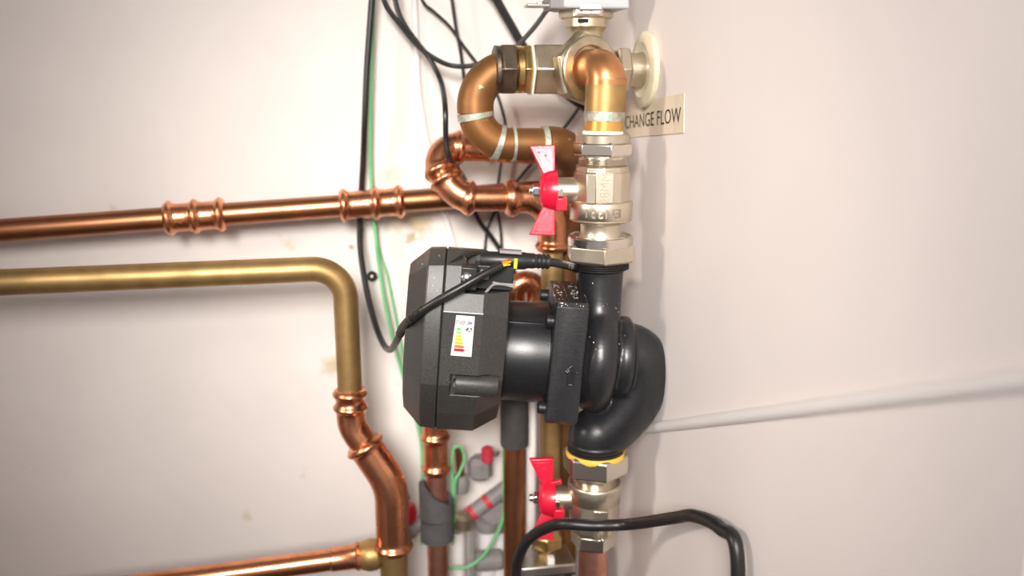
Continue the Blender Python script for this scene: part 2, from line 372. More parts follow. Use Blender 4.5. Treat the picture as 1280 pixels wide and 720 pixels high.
# ---- top elbow from the valve up and back into the diverter valve
ZD = W(757, 86, 0).z; NF = V((math.sin(math.radians(32)), -math.cos(math.radians(32)), 0))
XE = W(757, 120, 0).x; TOP = V((XE, 0, ZD)); D0 = TOP - NF*0.054
ep = fillet([V((X0, 0, zr(190))), V((XE, 0, zr(120))), TOP, TOP-NF*0.040], [0.3, 0.026], 0.002)
EL = thing('copper_elbow', (X0, 0, zr(170)), 'soldered copper elbow rising from the upper ball valve, orange stain at its joint', 'pipe elbow')
k1 = near(ep, 757, 141); k2 = near(ep, 757, 104)
MB().tube(ep[:k1+2], pr(155, 24), 40).build('pipe_stub', 'orange2', EL)
MB().tube(resample(ep[k1-1:k2+2], 0.001), pr(125, 25.6), 40).build('socket', 'olive', EL)
MB().tube(ep[k2:], pr(90, 25.0), 40).build('elbow', 'orange', EL)
MB().tube(resample([V((XE, 0, zr(104)-0.001)), V((XE, 0, zr(104)+0.003))], 0.0005), lambda i: pr(104, 25.9), 40).build('socket_lip', 'orange', EL)
sp = resample(ep[max(k1-3, 0):k1+2], 0.0006)
MB().tube(sp, lambda i: pr(143, 25.6), 40).build('solder_ring', 'solder', EL, sharp=60)
MB().lathe((X0, 0, zr(167.5)), ZUP, [(0, pr(166, 26)), (0.0018, pr(166, 25.5)), (0.003, pr(166, 24.2))], 40).build('flux_residue', 'ptfe', EL)

# ---- diverter valve
D1 = D0+EB*0.020; DV = thing('diverter_valve', D0, 'brass three way diverter valve with grey actuator at the pipe junction', 'valve')
s = mpp(D0)
MB().lathe(D1-EB*0.055, EB, [(0, 0.0215), (0.0015, 0.0242), (0.042, 0.0242), (0.050, 0.019), (0.066, 0.019)], 6, ref=ZUP, rot=math.radians(30)).build('hex_barrel', 'brass', DV, bevel=0.0012)
MB().lathe(D1-EB*0.019, EB, [(0, 0.017), (0.006, 0.0225), (0.014, 0.0245), (0.026, 0.0245), (0.034, 0.022), (0.040, 0.016)], 40).build('valve_body', 'brass', DV)
nz = (W(728, 24, D1.y).z-D1.z); NC = D1-EB*0.005
MB().lathe(NC, ZUP, [(0, 0.0165), (nz*0.45, 0.0165), (nz*0.72, 0.0150), (nz*0.80, 0.0168), (nz*0.84, 0.0185), (nz*1.02, 0.0188)], 40).build('bonnet_neck', 'brass', DV)
MB().box(NC+V((-0.004, -0.0186, nz*0.94)), XR*0.0045, V((0, 0.0008, 0)), ZUP*0.0016).build('slot', 'dark', DV)
cl = MB(); rg = [[], [], [], []]
for k in range(48):
    t = 2*math.pi*k/48; lob = 0.0205+0.0035*max(0, math.cos(6*t))
    for q, (z, f) in enumerate(((nz*1.0, 0.93), (nz*1.03, 1.0), (nz*1.15, 1.0), (nz*1.19, 0.94))):
        rg[q].append(NC+V((math.cos(t)*lob*f, math.sin(t)*lob*f, z)))
cl.loft(rg).build('lobed_collar', 'nickel', DV, sharp=50)
AZ = NC+V((0.003, 0, nz*1.17))
MB().box(AZ+V((0, 0.004, 0.024)), EB*0.029, NB*0.026, ZUP*0.024).build('actuator_head', 'lgrey', DV, bevel=0.002)
MB().box(AZ+V((-0.001, -0.0235, 0.0012)), XR*0.0095, V((0, 0.0015, 0)), ZUP*0.0024).build('actuator_foot', 'lgrey', DV, bevel=0.0006)
MB().box(AZ+V((-0.032, 0.0, 0.012)), EB*0.006, NB*0.016, ZUP*0.012).build('actuator_latch', 'mgrey', DV, bevel=0.002)
tb_ = D1-EB*0.045+ZUP*(nz*1.25)-NB*0.004
MB().box(tb_, EB*0.013, NB*0.009, ZUP*0.0012).build('bracket_tab', 'steel', DV, bevel=0.0006)
MB().lathe(tb_+ZUP*0.001, ZUP, [(0, 0.004), (0.002, 0.004), (0.003, 0.002)], 18).build('bracket_screw', 'chrome', DV)
MB().box(tb_+EB*0.02+ZUP*0.004, EB*0.009, NB*0.009, ZUP*0.003).build('bracket_arm', 'steel', DV, bevel=0.0006)
# union facing the room, ring with lip
FA = D0+NF*0.012
MB().lathe(D0, NF, [(0, 0.018), (0.024, 0.018)], 40).build('front_port', 'brass', DV)
MB().hexnut(D0+NF*0.0165, NF, 0.0125, 0.0325, ref=ZUP, rot=0.2, ch=0.07).build('front_union_nut', 'brass', DV, bevel=0.0008)
MB().lathe(D0+NF*0.028, NF, [(0, 0.027), (0.0015, 0.0282), (0.0040, 0.0282), (0.0050, 0.0272), (0.0050, 0.0205), (0.0042, 0.0195), (0, 0.0195)], 56, closed=True).build('union_ring', 'brass', DV)
# side unions: left to the aged pipe, right into the wall
MB().hexnut(D1-EB*0.0635, EB, 0.0085, 0.0232, ref=ZUP, rot=math.radians(30)).build('reducer', 'gold', DV, bevel=0.0008)
rings = [(-0.0645+0.0011*k, 0.0212+(0.0006 if k % 2 else 0)) for k in range(9)]
MB().lathe(D1-EB*0.0, EB, [(-0.056, 0.0218), (-0.0552, 0.0247), (-0.0545, 0.0250), (-0.0538, 0.0238)], 6, ref=ZUP, rot=math.radians(30)).build('thread_tape', 'ptfe', DV)
MB().lathe(D1-EB*0.0685, EB, [(0, 0.0195), (0.001, 0.0205), (0.0055, 0.0205)], 40).build('nipple', 'gold', DV)
MB().hexnut(D1-EB*0.0840, EB, 0.0155, 0.0238, ref=ZUP, rot=math.radians(30)).build('gland_nut', 'bronze', DV, bevel=0.0008)
MB().lathe(D1-EB*0.0875, EB, [(0, 0.0190), (0.0008, 0.0205), (0.004, 0.0205)], 40).build('gland_ring', 'bronze', DV)
wr = (CB-D1).dot(EB)   # distance to the side wall
MB().hexnut(D1+EB*0.022, EB, 0.012, 0.0215, ref=ZUP, rot=math.radians(30)).build('wall_union_nut', 'nickel', DV, bevel=0.0006)
MB().lathe(D1+EB*0.030, EB, [(0, 0.0150), (wr-0.030, 0.0150)], 32).build('wall_stub', 'nickel', DV)
dc = D1+EB*(wr-0.0058)
ds = MB().lathe(dc, EB, [(0, 0.022), (-0.0012, 0.024), (-0.0005, 0.031), (0.001, 0.0335), (0.0025, 0.034), (0.0055, 0.0335), (0.0055, 0.0155), (0.0, 0.0155)], 56, closed=True).build('wall_rosette', 'cream')
tag(ds, 'round cream plastic rosette collar on the side wall behind the copper elbow', 'pipe collar')

# ---- tape label on the side wall
t0, t1 = WR(781.5, 161.3, 0.0012), WR(851, 153.0, 0.0012); hd = (t1-t0); tl = hd.length; hd.normalize(); vd = NR.cross(hd).normalized()
if vd.z < 0: vd = -vd
capz = 17.2*mpp(WR(815, 150))
TP = thing('label_tape', t0-vd*0.007, 'yellowed clear tape label lettered CHANGE FLOW on the side wall', 'label')
tp0 = t0-hd*0.008-vd*0.0085-NR*0.0008
MB().prism([tp0, tp0+hd*(tl+0.014), tp0+hd*(tl+0.014)+vd*0.0315, tp0+vd*0.0315], NR*0.0006).build('tape_strip', 'tape', TP, smooth=False)
vs, fs = text('CHANGE FLOW', 1.0); xs = [v.x for v in vs]; ys = [v.y for v in vs]
b = MB(); b.add([t0+hd*((v.x-min(xs))/(max(xs)-min(xs))*tl)+vd*((v.y-min(ys))/(max(ys)-min(ys))*capz)+NR*0.0001 for v in vs], fs)
b.build('lettering', 'ink', TP, smooth=False)

# ------------------------------------------------------------------ the pump
O = W(751, 445, 0)
pa_ = V((0.997, 0.045, -0.082)).normalized(); pc = V((0.082, 0.0, 0.996)); pb = pc.cross(pa_).normalized(); pc = pa_.cross(pb).normalized()
def L(x, y, z): return O+(pa_*x+pb*y+pc*z)*0.001
PU = thing('circulator_pump', (X0, 0, W(746, 565, 0).z), 'black circulator pump with faceted electronics box between two ball valves', 'pump')
ZO = 7; BXS = 8
PROF = [(-72, 43.6), (-58, 79), (-35, 88), (0, 83), (40, 64), (62, 40), (67, 0), (60, -42), (40, -68), (15, -80), (-18, -79), (-52, -50.6), (-70, -19.5)]
def sect(x, sy, sz, dy=0, dz=0): return [L(x-BXS, y*sy+dy, z*sz+ZO+dz) for y, z in PROF]
cap = MB().loft([sect(-167, .55, .60, 8), sect(-166, .76, .80, 4), sect(-150, 1.0, .985), sect(-136.4, 1, 1)]).build('end_cover', 'box', PU, bevel=0.0009)
body = MB().loft([sect(-135.2, 1, 1), sect(-103, 1, 1), sect(-82, .84, .86, 4), sect(-80, .6, .6)]).build('control_box', 'box', PU)
core = MB().loft([sect(-138, .97, .98), sect(-134, .97, .98)]).build('box_gasket', 'dark', PU)
def cutter(x0, x1, y0, y1, z0, z1):
    o = MB().box(L((x0+x1)/2-BXS, (y0+y1)/2, (z0+z1)/2+ZO), pa_*(x1-x0)/2000, pb*(y1-y0)/2000, pc*(z1-z0)/2000).build('cut', 'dark'); return o
cuts = [cutter(-119, -70, -100, -36, 58.5, 110), cutter(-126, -70, -100, -61, -31, -9.5)]
for c in cuts:
    md = body.modifiers.new('b', 'BOOLEAN'); md.operation = 'DIFFERENCE'; md.object = c; md.solver = 'EXACT'
realize(body)
for c in cuts: bpy.data.objects.remove(c)
bv = body.modifiers.new('bevel', 'BEVEL'); bv.width = 0.0007; bv.segments = 2; bv.limit_method = 'ANGLE'; bv.angle_limit = math.radians(22)
body.data.polygons.foreach_set('use_smooth', [False]*len(body.data.polygons))
# bright parting line below the upper facet
MB().tube([L(-135-BXS, -72.2, 43.6+ZO), L(-103-BXS, -72.2, 43.6+ZO)], 0.0005, 8).build('parting_line', 'lgrey', PU)
# lower screw boss
MB().lathe(L(-122-BXS, -60, -20+ZO), pa_, [(0, 0.0085), (0.001, 0.0095), (0.030, 0.0095), (0.036, 0.008)], 32).build('screw_boss', 'box', PU)
MB().lathe(L(-123.5-BXS, -63, -20+ZO), pa_, [(0, 0.002), (0.0004, 0.0050), (0.0018, 0.0058), (0.003, 0.0058)], 28).build('screw', 'chrome', PU)
# upper screw block, connector bay
MB().box(L(-116.5-BXS, -62, 71+ZO), pa_*0.0065, pb*0.008, pc*0.0095).build('screw_block', 'black', PU, bevel=0.0012)
MB().lathe(L(-118-BXS, -70.6, 71+ZO), -pb, [(0, 0.0048), (0.001, 0.0048), (0.0022, 0.003), (0.0024, 0.0008)], 28).build('screw', 'chrome', PU)
bay = MB().box(L(-96-BXS, -45, 70+ZO), pa_*0.016, pb*0.010, pc*0.010).build('connector_socket', 'black', PU, bevel=0.001)
MB().box(L(-104-BXS, -56, 72.5+ZO), pa_*0.0035, pb*0.0015, pc*0.004).build('socket_clip', 'mgrey', bay, bevel=0.0006)
MB().tube([L(-97-BXS, -58, 67+ZO), L(-80-BXS, -58, 64.5+ZO), L(-79-BXS, -58, 70+ZO)], 0.001, 8).build('locking_wire', 'mgrey', bay)
MB().tube(fillet([L(-102-BXS, -57, 58+ZO), L(-96-BXS, -58, 66+ZO), L(-80-BXS, -58, 66+ZO)], 0.006, 0.002), 0.0012, 8).build('locking_wire', 'mgrey', bay)
pg = MB().lathe(L(-108-BXS, -48, 83+ZO), (W(690, 327, -0.05)-L(-108-BXS, -48, 83+ZO)).normalized(), [(0, 0.0065), (0.001, 0.0072), (0.036, 0.0072), (0.040, 0.0058), (0.044, 0.0058)], 28).build('power_plug_housing', 'black', PU)
MB().box(L(-84-BXS, -50, 92+ZO), pa_*0.009, pb*0.005, pc*0.0013).build('plug_latch', 'mgrey', PU, bevel=0.0006)
MB().box(L(-79.5-BXS, -56, 83.5+ZO), pa_*0.0014, pb*0.0008, pc*0.0042).build('plug_mark', 'lime', PU, bevel=0.0004)
# energy sticker on the front facet
fp0, fp1, fp2 = L(-135-BXS, -72, 43.6+ZO), L(-96, -72, 43.6+ZO), L(-135, -70, -19.5+ZO)
fn_ = (fp1-fp0).cross(fp2-fp0).normalized()
if fn_.y > 0: fn_ = -fn_
def FP(px, py, off=0.0): return hit(px, py, fp0+fn_*off, fn_)
c4 = [FP(570.5, 393.8), FP(593.5, 395.6), FP(589.2, 446), FP(563.2, 444)]
def st(u, v, off=0.0004): return (c4[0].lerp(c4[1], u)).lerp(c4[3].lerp(c4[2], u), v)+fn_*off
SK = MB().prism([st(0, 0, 0.0001), st(1, 0, 0.0001), st(1, 1, 0.0001), st(0, 1, 0.0001)], fn_*0.0002).build('energy_label', 'paper', PU, smooth=False)
for i in range(7):
    v0 = 0.30+i*0.086; v1 = v0+0.070; u0 = 0.12; u1 = 0.28+i*0.05; vm = (v0+v1)/2
    MB().prism([st(u0, v0), st(u1, v0), st(u1+0.09, vm), st(u1, v1), st(u0, v1)], fn_*0.0001).build('rating_bar', 'bar%d' % i, SK, smooth=False)
MB().prism([st(0.56, 0.335), st(0.68, 0.28), st(0.90, 0.28), st(0.90, 0.39), st(0.68, 0.39)], fn_*0.0001).build('rating_arrow', 'dgrey', SK, smooth=False)
su = (c4[1]-c4[0]).length; sv = (c4[3]-c4[0]).length
put_text('rating_letter', 'A', 0.0058, 0.0, lambda u, v, z: st(0.78+u/su, 0.338-v/sv, 0.0009), 'paper', SK)
put_text('label_title', 'ENERG', 0.0050, 0.0, lambda u, v, z: st(0.37+u/su, 0.165-v/sv, 0.0008), 'gtext', SK, 0.66, 0.02)
MB().prism([st(0.68, 0.135), st(0.90, 0.135), st(0.90, 0.2), st(0.68, 0.2)], fn_*0.0001).build('label_flag', 'violet', SK, smooth=False)
# barrel, flange plate, bolts
MB().lathe(L(-92, 0, 0), pa_, [(0, 0.0425), (0.004, 0.0442), (0.030, 0.0450), (0.041, 0.0450), (0.0415, 0.044), (0.043, 0.044)], 72).build('motor_barrel', 'cast', PU)
ph = math.radians(51.6)
MB().box(L(-71, -45.2*math.cos(ph), 45.2*math.sin(ph)), pa_*0.020, (pb*-math.cos(ph)+pc*math.sin(ph))*0.0012, (pb*math.sin(ph)+pc*math.cos(ph))*0.0035).build('barrel_rib', 'cast', PU, bevel=0.0008)
PF = [(-50, 53), (-47, 57), (20, 60), (46, 47), (51, 20), (50, -38), (42, -50), (-44, -52), (-50, -47)]
def fs_(x, k): return [L(x, y*k, z*k+2) for y, z in PF]
fl_ = MB().loft([fs_(-50.5, .975), fs_(-49.5, 1), fs_(-40, 1), fs_(-39.6, 1.004), fs_(-24, 1.004), fs_(-22.5, .98)]).build('flange_plate', 'castr', PU, bevel=0.0015)
for (y, z) in ((-39, 40), (-39, -38), (33, 45), (36, -38)):
    MB().lathe(L(-57, y, z), pa_, [(0, 0.0045), (0.001, 0.0055), (0.008, 0.0055)], 20).build('flange_bolt', 'black', PU)
ar = [(0, 9), (5.2, 3.5), (4.2, 2.4), (1.9, 4.6), (1.9, -8), (-1.9, -8), (-1.9, 4.6), (-4.2, 2.4), (-5.2, 3.5)]
A0 = L(-25, -50.9, 0); az = hit(714, 470, A0, -pb)
outer = [az+pa_*x*0.001+pc*z*0.001 for x, z in ar]; cen = az
ring = MB()
for i in range(len(outer)):
    p, q = outer[i], outer[(i+1) % len(outer)]; ring.tube([p, q], 0.0011, 8)
ring.build('flow_arrow', 'cast', PU)
# scroll, neck and suction elbow as one casting
cs = MB()
rr_ = []; 
tor = [(15.5*math.cos(t), 36+15*math.sin(t)) for t in [2*math.pi*k/24 for k in range(24)]]
cs.lathe(L(-6, 0, 0), pa_, [(x*0.001, r*0.001) for x, r in tor], 64, closed=True)
cs.lathe(L(-23, 0, 0), pa_, [(0, 0.042), (0.003, 0.044), (0.008, 0.045), (0.018, 0.040), (0.032, 0.034), (0.0385, 0.0375), (0.0455, 0.0375), (0.0475, 0.035), (0.050, 0.028)], 64)
ct = W(751.5, 333, 0); ct.x = X0
nk = spline([ct+V((0, 0, 0.001)), V((X0, -0.001, zr(350))), V((X0, -0.006, zr(385))), V((X0-0.001, -0.018, zr(415))), V((X0-0.002, -0.028, zr(440))), V((X0-0.002, -0.034, zr(470)))], 8)
nr = [pr(340, q) for q in (30.5, 29, 26.5, 25, 22, 19)]
nl = len(nk); cs.tube(nk, lambda i: (lambda f: nr[int(f)]*(1-f % 1)+nr[min(int(f)+1, 5)]*(f % 1))(i/(nl-1)*4.999), 40)
cb = W(746, 556, 0); cb.x = X0
ef = lambda px, py: V((W(px, py, 0).x, 0, W(px, py, 0).z))
ek = spline([ef(764, 442), ef(788, 442), ef(801, 456), ef(799, 483), ef(780, 514), ef(758, 536), V((X0-0.001, 0, cb.z+0.010)), V((X0, 0, cb.z))], 8)
er = [pr(500, q) for q in (38, 37.5, 36, 35.5, 35, 34.5, 34, 33.5)]
nl2 = len(ek); cs.tube(ek, lambda i: (lambda f: er[int(f)]*(1-f % 1)+er[min(int(f)+1, 7)]*(f % 1))(i/(nl2-1)*6.999), 40)
cas = cs.build('volute_casing', 'cast', PU)
rm = cas.modifiers.new('r', 'REMESH'); rm.mode = 'VOXEL'; rm.voxel_size = 0.0016; rm.use_smooth_shade = True
sm = cas.modifiers.new('s', 'SMOOTH'); sm.iterations = 5; sm.factor = 0.5
realize(cas); cas.data.polygons.foreach_set('use_smooth', [True]*len(cas.data.polygons))
# threaded collars
tpf = [(337, 31), (335.5, 33.5)]
for k in range(4): tpf += [(334-k*2.6, 36.5), (332.9-k*2.6, 36.5), (332.4-k*2.6, 34.6)]
MB().lathe(AX0, ZUP, vprof(tpf+[(322, 34)]), 56).build('outlet_thread', 'black', PU, sharp=50)
def lz(row): return W(746, row, 0).z
def lr(row, q): return q*mpp(V((X0, 0, lz(row))))
lp = [(547, 30), (549, 34)]
for k in range(3): lp += [(550.5+k*4, 35.5), (553+k*4, 35.5), (553.6+k*4, 33.4)]
MB().lathe(AX0, ZUP, [(lz(r), lr(r, q)) for r, q in lp]+[(lz(566), lr(566, 32))], 56).build('inlet_thread', 'black', PU, sharp=50)

# ---- lower ball valve
LV = thing('ball_valve', (X0, 0, lz(690)), 'nickel ball valve with red butterfly lever below the black pump', 'valve')
lprof = lambda rows: [(lz(r), lr(r, q)) for r, q in rows]
MB().lathe(AX0, ZUP, lprof([(563, 30), (561.5, 36.5), (566, 37.5), (569, 36)]), 48).build('fibre_washer', 'washer', LV)
un2 = MB().hexnut((X0, 0, lz(589)), ZUP, lz(563)-lz(589), lr(575, 41.5), rot=math.radians(14), ch=0.07).build('union_nut', 'nickelp', LV, bevel=0.0008)
MB().lathe(AX0, ZUP, lprof([(604, 26), (592, 26), (588, 27.5), (585, 30)]), 48).build('valve_neck', 'nickelp', LV)
MB().lathe(AX0, ZUP, lprof([(624, 31), (622, 33.2), (604, 33.6), (601.5, 33), (600.5, 31.5), (602, 25)]), 64).build('body_ring', 'nickel', LV, sharp=50)
MB().lathe(AX0, ZUP, lprof([(662, 29), (657, 32), (622, 32.5), (618, 31)]), 10, rot=math.radians(18+90)).build('valve_body', 'nickel', LV, bevel=0.0022)
rb2 = lr(640, 32)*0.951
zc2 = lz(641); pl2 = MB().box((X0+0.004, -rb2-0.0006, zc2), XR*lr(640, 9), V((0, 0.0014, 0)), ZUP*(lz(624)-lz(657))/2).build('size_plate', 'nickel', LV, bevel=0.0006)
put_text('size_marking', '28MM', 0.0095, 0.0008, lambda u, v, z: V((X0+0.004-v, -rb2-0.0021-z, zc2-0.006+u)), 'shaded_mark', pl2, 0.95)
MB().hexnut((X0, 0, lz(680)), ZUP, lz(660)-lz(680), lr(668, 29), rot=math.radians(20)).build('compression_nut', 'nickelp', LV, bevel=0.0008)
hc2 = V((W(684, 622, 0).x, 0, W(684, 622, 0).z))
stem_and_screw(LV, hc2+V((0.004, 0, 0)), X0-hc2.x-0.018, 0.0115)
lever_handle(LV, hc2, 0.98, 0.05, 0.22)
MB().hexnut(hc2-XR*0.0135, XR, 0.006, 0.0064, ch=0.2).build('lever_nut', 'chrome', LV, bevel=0.0005)
MB().lathe(hc2-XR*0.017, XR, [(0, 0.002), (0.0006, 0.0034), (0.006, 0.004)], 20).build('stem_end', 'chrome', LV)
MB().tube([hc2+V((0.004, -0.004, 0.0165)), hc2+V((0.013, -0.006, 0.0195))], [0.0016, 0.0026], 12).build('lever_peg', 'red', LV)
lpz = lz(676)
tag(MB().lathe((X0, 0, 0), ZUP, [(0, 0.014), (lpz, 0.014)], 40).build('copper_pipe', 'copperp'), 'pinkish vertical copper pipe below the lower ball valve', 'pipe')

# ------------------------------------------------------------------ pipe runs behind
def floor_end(p): return V((p.x, p.y, 0.0))
offS = (D0-CB).dot(NB)
# aged S-bend from the diverter valve
s1, s2, s3 = WB(594, 92, offS), WB(594, 180, offS), WB(704, 180, offS)
s0 = D1-EB*0.070; s1.z = s0.z
s4 = WB(711, 208, 0.08); sp_ = fillet([s0, s1, s2, s3, s4, floor_end(s4)], [0.034, 0.030, 0.020, 0.022], 0.0025)
SP = thing('aged_copper_pipe', floor_end(s4), 'brown aged copper pipe with grey solder joints making an S bend from the diverter valve', 'pipe')
MB().tube(sp_, 0.0142, 32).build('pipe', 'oldc', SP)
k = near(sp_, 594, 145); MB().tube(sp_[4:k], 0.0162, 32).build('elbow', 'oldc', SP)
e2 = near(sp_, 622, 180); MB().tube(sp_[k+1:e2], 0.0155, 32).build('elbow', 'oldc', SP)
e3, e4 = near(sp_, 684, 180), near(sp_, 708, 235); MB().tube(sp_[e3:e4], 0.0160, 32).build('elbow', 'oldc', SP)
for kk, wd in ((k, 2), (e2, 2), (near(sp_, 643, 180), 1), (e3-1, 2)):
    ps = resample(sp_[kk-1:kk+wd], 0.0007); MB().tube(ps, lambda i: 0.0164, 32).build('solder_ring', 'solder', SP, sharp=60)
# bright press-fit run
oc = 0.085
c00, c0, c1, c2, c3 = WB(664, 189, 0.004), WB(664, 189, oc-0.005), WB(534, 183, oc-0.005), WB(572, 248, oc+0.02), WB(691, 247, oc+0.02)
cp = fillet([c00, c0, c1, c2, c3, floor_end(c3)], [0.02, 0.024, 0.028, 0.030], 0.0025)
CP = thing('press_fit_copper_pipe', floor_end(c3), 'bright copper pipe with beaded press elbows zigzagging behind the upper red lever', 'pipe')
MB().tube(cp[:near(cp, 690, 305)], 0.0125, 28).build('pipe', 'copper', CP)
MB().tube(cp[near(cp, 690, 303):], 0.0108, 28).build('lower_pipe', 'olive', CP)
fitting(CP, cp, near(cp, 580, 185), near(cp, 552, 220), 0.0142, 'copper', beads=(0.04, 0.97))
fitting(CP, cp, near(cp, 553, 222), near(cp, 594, 247), 0.0142, 'copper', beads=(0.03, 0.97))
fitting(CP, cp, near(cp, 632, 247), near(cp, 690, 313), 0.0142, 'copper', beads=(0.03, 0.10, 0.96))
# long horizontal pipe on the wall
h0, h1 = WB(-60, 305, 0.045), WB(470, 255, 0.045)
hp_ = resample([h0, h1, WB(730, 229, 0.045)], 0.004)
h1 = WB(438, 256, 0.045); HZ = thing('horizontal_copper_pipe', V((h1.x, h1.y, h1.z-0.015)), 'copper pipe running level along the wall with a beaded press coupling', 'pipe')
hd0 = WB(720, 232, 0.045); dirh = (WB(560, 247, 0.045)-WB(450, 255, 0.045)); dirh.normalize()
hs = WB(470, 254, 0.045); hp_ = resample([hs-dirh*0.62, hs+dirh*0.24], 0.004)
MB().tube(hp_, 0.0112, 28).build('pipe', 'copperb', HZ)
fitting(HZ, hp_, near(hp_, 425, 257), near(hp_, 503, 251), 0.0138, 'copper', 'press_coupling', beads=(0.05, 0.55, 0.93), bead=0.0036)
fitting(HZ, hp_, near(hp_, 205, 273), near(hp_, 280, 268), 0.0138, 'copper', 'press_coupling', beads=(0.05, 0.5, 0.95), bead=0.0036)
# lower-left offset run
of = 0.115
l0 = WB(437, 480, of); l1 = V((l0.x, l0.y, WB(440, 532, of).z)); l2 = WB(489, 606, of+0.01); l3 = floor_end(l2)
lt = V((l0.x, l0.y, WB(428, 335, of).z)); lt0 = lt-EB*0.5-ZUP*0.004
lpth = fillet([lt0, lt, l1, l2, l3], [0.03, 0.03, 0.06], 0.0025)
LL = thing('offset_copper_pipe', l3, 'bright copper offset bend with rolled beads between two yellowed lengths of pipe', 'pipe')
k0, k3 = near(lpth, 438, 492), near(lpth, 487, 680)
MB().tube(lpth[:k0+2], 0.0118, 28).build('upper_pipe', 'olive', LL)
MB().tube(lpth[k0:k3], 0.0125, 28).build('pipe', 'copper', LL)
MB().tube(lpth[k3-1:], 0.0140, 28).build('lower_pipe', 'olive', LL)
fitting(LL, lpth, near(lpth, 438, 486), near(lpth, 446, 556), 0.0140, 'copper', beads=(0.05, 0.33), bead=0.003)
fitting(LL, lpth, near(lpth, 450, 556), near(lpth, 487, 688), 0.0168, 'copper', beads=(0.03, 0.96), bead=0.0035)
# upright copper pipe with foam sleeve
def vpipe(px, py, off, top, r): 
    p = WB(px, py, off); zt = WB(px, top, off).z; return p, zt
p, zt = vpipe(546, 640, 0.095, 500, 0); VP = thing('upright_copper_pipe', floor_end(p), 'upright copper pipe with press socket and split grey foam sleeve under the pump box', 'pipe')
vp = resample([V((p.x, p.y, zt)), floor_end(p)], 0.004)
MB().tube(vp[near(vp, 545, 585):], 0.0112, 28).build('pipe', 'copperp', VP)
fitting(VP, vp, 0, near(vp, 545, 592), 0.0128, 'copper', 'press_socket', beads=(0.5, 0.93), bead=0.0028)
def zrow(px, row, off): return WB(px, row, off).z
def sleeve(r0, r1, rad, slant, name='foam_sleeve'):
    z0, z1 = zrow(546, r0, 0.095), zrow(546, r1, 0.095); b = MB(); seg = 36; vs = []; fs = []
    for (z, r, sl) in ((z1, rad*.96, 0), (z1, rad, 0), (z0, rad, 1), (z0, rad*.93, 1), (z0, 0.0125, 1)):
        for q in range(seg):
            t = 2*math.pi*q/seg; vs.append(V((p.x+r*math.cos(t), p.y+r*math.sin(t), z+(sl*slant*math.cos(t)))))
    for i in range(4):
        for q in range(seg): fs.append((i*seg+q, i*seg+(q+1) % seg, (i+1)*seg+(q+1) % seg, (i+1)*seg+q))
    b.add(vs, fs); return b.build(name, 'foam', VP, sharp=50)
sleeve(615, 645, 0.0182, -0.011); sleeve(647, 673, 0.0176, 0.0015)
# brown pipe and others below the pump
p2, zt2 = vpipe(643, 620, 0.125, 500, 0); BP = thing('brown_copper_pipe', floor_end(p2), 'dull brown copper pipe with dark foam collar below the motor', 'pipe')
MB().tube([V((p2.x, p2.y, zt2)), floor_end(p2)], 0.0112, 28).build('pipe', 'copperb', BP)
zf0, zf1 = zrow(643, 470, 0.125), zrow(643, 556, 0.125)
MB().lathe((p2.x, p2.y, zf1), ZUP, [(0, 0.0118), (0, 0.0138), (0.002, 0.0142), (zf0-zf1, 0.0142), (zf0-zf1, 0.0118)], 32).build('foam_collar', 'foamd', BP)
wp = WB(664, 640, 0.10); tag(MB().tube([V((wp.x, wp.y, zrow(664, 380, 0.1))), floor_end(wp)], 0.0052, 20).build('plastic_pipe', 'white'), 'thin white plastic pipe standing behind the lower red lever', 'pipe')
# small copper loop behind the motor
q0, q1, q2, q3 = WB(642, 440, 0.05), WB(642, 352, 0.05), WB(672, 352, 0.05), WB(672, 440, 0.05)
CPL = thing('copper_return_bend', q0, 'dull copper return bend glimpsed between motor barrel and plug', 'pipe')
lpq = fillet([q0, q1, q2, q3], [0.014, 0.014], 0.002)
MB().tube(lpq, 0.0105, 24).build('pipe', 'copper', CPL)
fitting(CPL, lpq, near(lpq, 642, 385), near(lpq, 672, 385), 0.0118, 'copper', beads=(0.05, 0.95))

# ------------------------------------------------------------------ lower background fittings
# steel zone valve head at the bottom
zc_ = WB(678, 730, 0.13)
ZV = thing('zone_valve', V((zc_.x, zc_.y, zc_.z-0.03)), 'zinc steel zone valve head with brass cone beneath the lower red lever', 'valve')
zt_ = WB(678, 694, 0.13).z
MB().box(V((zc_.x, zc_.y, (zt_-0.03)-0.0)), EB*0.030, NB*0.022, ZUP*0.030).build('steel_case', 'steel', ZV, bevel=0.002)
MB().box(V((zc_.x, zc_.y, zt_-0.011))+NB*0.0222, EB*0.030, NB*0.0006, ZUP*0.0008).build('case_seam', 'dark', ZV)
MB().box(V((zc_.x, zc_.y, zt_-0.012))+NB*0.0226+EB*0.022, EB*0.004, NB*0.0006, ZUP*0.002).build('case_slot', 'dark', ZV)
MB().box(V((zc_.x, zc_.y, zt_-0.001))+NB*0.016+EB*0.005, EB*0.0035, NB*0.004, ZUP*0.008).build('white_clip', 'white', ZV, bevel=0.001)
MB().lathe(V((zc_.x+0.004, zc_.y, zt_)), ZUP, [(0, 0.010), (0.006, 0.011), (0.012, 0.017), (0.024, 0.0175), (0.028, 0.014), (0.034, 0.0125)], 6).build('brass_cone', 'gold', ZV, bevel=0.001)
